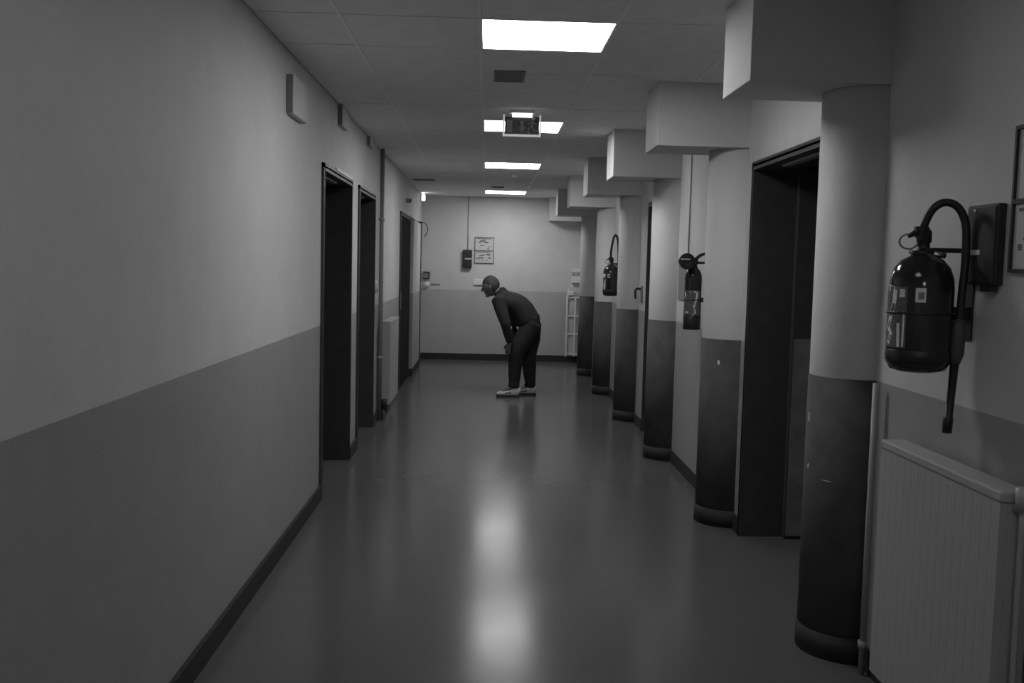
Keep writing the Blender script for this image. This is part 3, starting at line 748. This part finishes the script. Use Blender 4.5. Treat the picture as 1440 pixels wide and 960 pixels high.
for s_ in (-1, 1):
    tube(bm, [hp(0.086, s_*0.042, 0.026), hp(0.097, s_*0.022, 0.030), hp(0.097, s_*0.008, 0.026)], [0.006, 0.008, 0.006], 8)          # brow
    ball(bm, hp(-0.004, s_*0.076, -0.008), 0.020, 0.008, 0.032, Rh, 8)                                                              # ear
    ball(bm, hp(0.082, s_*0.030, 0.006), 0.011, 0.012, 0.010, Rh, 8)                                                                # eye
tube(bm, [hp(0.086, -0.022, -0.062), hp(0.098, 0, -0.060), hp(0.086, 0.022, -0.062)], [0.005, 0.008, 0.005], 8)                       # lips
ball(bm, hp(0.066, 0, -0.094), 0.030, 0.028, 0.022, Rh, 8)                                                                          # chin
body = fuse('body', bm, M_SKIN, ps, 0.0042, 1)
tag(body, 'dark grey skin of face, ears and hands')
# --- hair: short cap over crown, back and sides
b2 = new(); bmesh.ops.create_uvsphere(b2, u_segments=40, v_segments=28, radius=1)
kill = []
for v in b2.verts:
    x, y, z = v.co; f = -x
    edge = -0.62 if f < -0.25 else (-0.25 if f < 0.02 else (0.05 if f < 0.3 else 0.42))
    if z < edge - 0.02: kill.append(v)
    k = 1.055 + 0.012*math.sin(31*x+17*y)*math.sin(23*z+9*y)
    rx, ry, rz = 0.098, 0.077, 0.115
    if z < 0: ry *= (1 - 0.30*(-z)**1.3)
    if f < 0 and z < 0: f *= 1 - 0.30*(-z)
    v.co = hp(f*rx*k - 0.002, y*ry*k, z*rz*k)
bmesh.ops.delete(b2, geom=kill, context='VERTS')
for f in b2.faces: f.smooth = True
hr = obj('hair', b2, M_HAIR, ps); sm = hr.modifiers.new('thickness', 'SOLIDIFY'); sm.thickness = 0.006; sm.offset = -1
# --- jacket
bm = new()
UPV = Vector((0.010, 0, 0.0))
loft(bm, [(P(740.5, 453, YC), 0.150, 0.180), (P(738.5, 447, YC), 0.156, 0.184), (P(734, 440, YC), 0.160, 0.184), (P(727, 433, YC), 0.160, 0.190), (P(719.5, 426.5, YC), 0.142, 0.205), (P(711.5, 420.5, YC), 0.108, 0.200), (P(705, 414.5, YC), 0.078, 0.110)], 28)
for s_, e_, w_ in ((shN, elN, wrN), (shF, elF, wrF)):
    loft(bm, [(upper.lerp(s_, 0.45), 0.082, 0.082), (s_, 0.080, 0.078), (s_.lerp(e_, 0.5), 0.072, 0.068), (e_, 0.060, 0.058), (e_.lerp(w_, 0.55), 0.054, 0.052), (w_+(e_-w_).normalized()*0.012, 0.042, 0.044)], 18)
jk = fuse('jacket', bm, M_JACKET, ps, 0.0095, 3)
bm = new(); c0 = P(703.5, 411.5, YC); ax = (P(697, 405, YC)-c0).normalized()
loft(bm, [(c0 - ax*0.035, 0.082, 0.094), (c0 - ax*0.01, 0.080, 0.086), (c0 + ax*0.015, 0.075, 0.079), (c0 + ax*0.030, 0.068, 0.070)], 24); fuse('collar', bm, M_JACKET, jk, 0.008, 2)
bm = new(); hm_ = P(719, 460.5, YC-0.262); ball(bm, hm_, 0.008, 0.006, 0.017, None, 6); obj('zip_pull', bm, M_WHITE, jk)
# --- trousers
bm = new()
loft(bm, [(P(741, 443, YC), 0.115, 0.150), (P(745, 449, YC), 0.122, 0.168), (P(746.5, 456, YC), 0.112, 0.170), (P(745, 466, YC), 0.09, 0.15)], 26)
for h_, k_, a_ in ((hipN, kneeN, ankN), (hipF, kneeF, ankF)):
    m1 = h_.lerp(k_, 0.5)
    loft(bm, [(h_+Vector((0.0, 0, 0.01)), 0.112, 0.095), (m1+Vector((0.010, 0, 0)), 0.108, 0.090), (k_, 0.094, 0.078), (k_.lerp(a_, 0.3)+Vector((0.004, 0, 0)), 0.083, 0.072), (k_.lerp(a_, 0.7), 0.072, 0.064), (a_+Vector((0.0, 0, 0.018)), 0.062, 0.060), (a_+Vector((-0.006, 0, -0.028)), 0.068, 0.064)], 20)
tr = fuse('trousers', bm, M_TROUSER, ps, 0.0095, 2)
# --- shoes
def shoe(ank, dark_toe):
    bm = new(); c = Vector((ank.x, ank.y, 0))
    secs = [(0.062, 0.045, 0.030, 0.056), (0.050, 0.052, 0.036, 0.062), (0.0, 0.050, 0.040, 0.060), (-0.06, 0.042, 0.044, 0.048), (-0.12, 0.034, 0.046, 0.036), (-0.17, 0.030, 0.036, 0.030), (-0.19, 0.026, 0.020, 0.024)]
    loft(bm, [(c+Vector((x, 0, zc_)), rz_, ry_) for x, zc_, ry_, rz_ in [(a, 0.012+d_*0.85, b_, d_*0.85) for a, _, b_, d_ in secs]], 18)
    up = fuse('shoe', bm, M_SHOE, ps, 0.006, 2)
    bm = new()
    outl = [(0.072, 0.0), (0.062, 0.026), (0.0, 0.040), (-0.06, 0.044), (-0.12, 0.049), (-0.17, 0.040), (-0.198, 0.018), (-0.202, 0.0)]
    outl = outl + [(x, -y) for x, y in outl[-2:0:-1]]
    lo = [bm.verts.new(c+Vector((x, y, 0.0))) for x, y in outl]; hi = [bm.verts.new(c+Vector((x*1.01, y*1.02, 0.022))) for x, y in outl]
    bm.faces.new(lo[::-1]); bm.faces.new(hi)
    for i in range(len(outl)): j = (i+1) % len(outl); bm.faces.new((lo[i], lo[j], hi[j], hi[i]))
    obj('sole', bm, M_SOLE, up)
    bm = new()
    for x in (-0.045, -0.062, -0.079, -0.096): tube(bm, [c+Vector((x, -0.047, 0.045)), c+Vector((x-0.004, -0.02, 0.088+(x+0.05)*0.42)), c+Vector((x-0.004, 0.02, 0.088+(x+0.05)*0.42)), c+Vector((x, 0.047, 0.045))], 0.007, 6)
    obj('laces', bm, M_SOLE, up)
shoe(ankN, False); shoe(ankF, True)
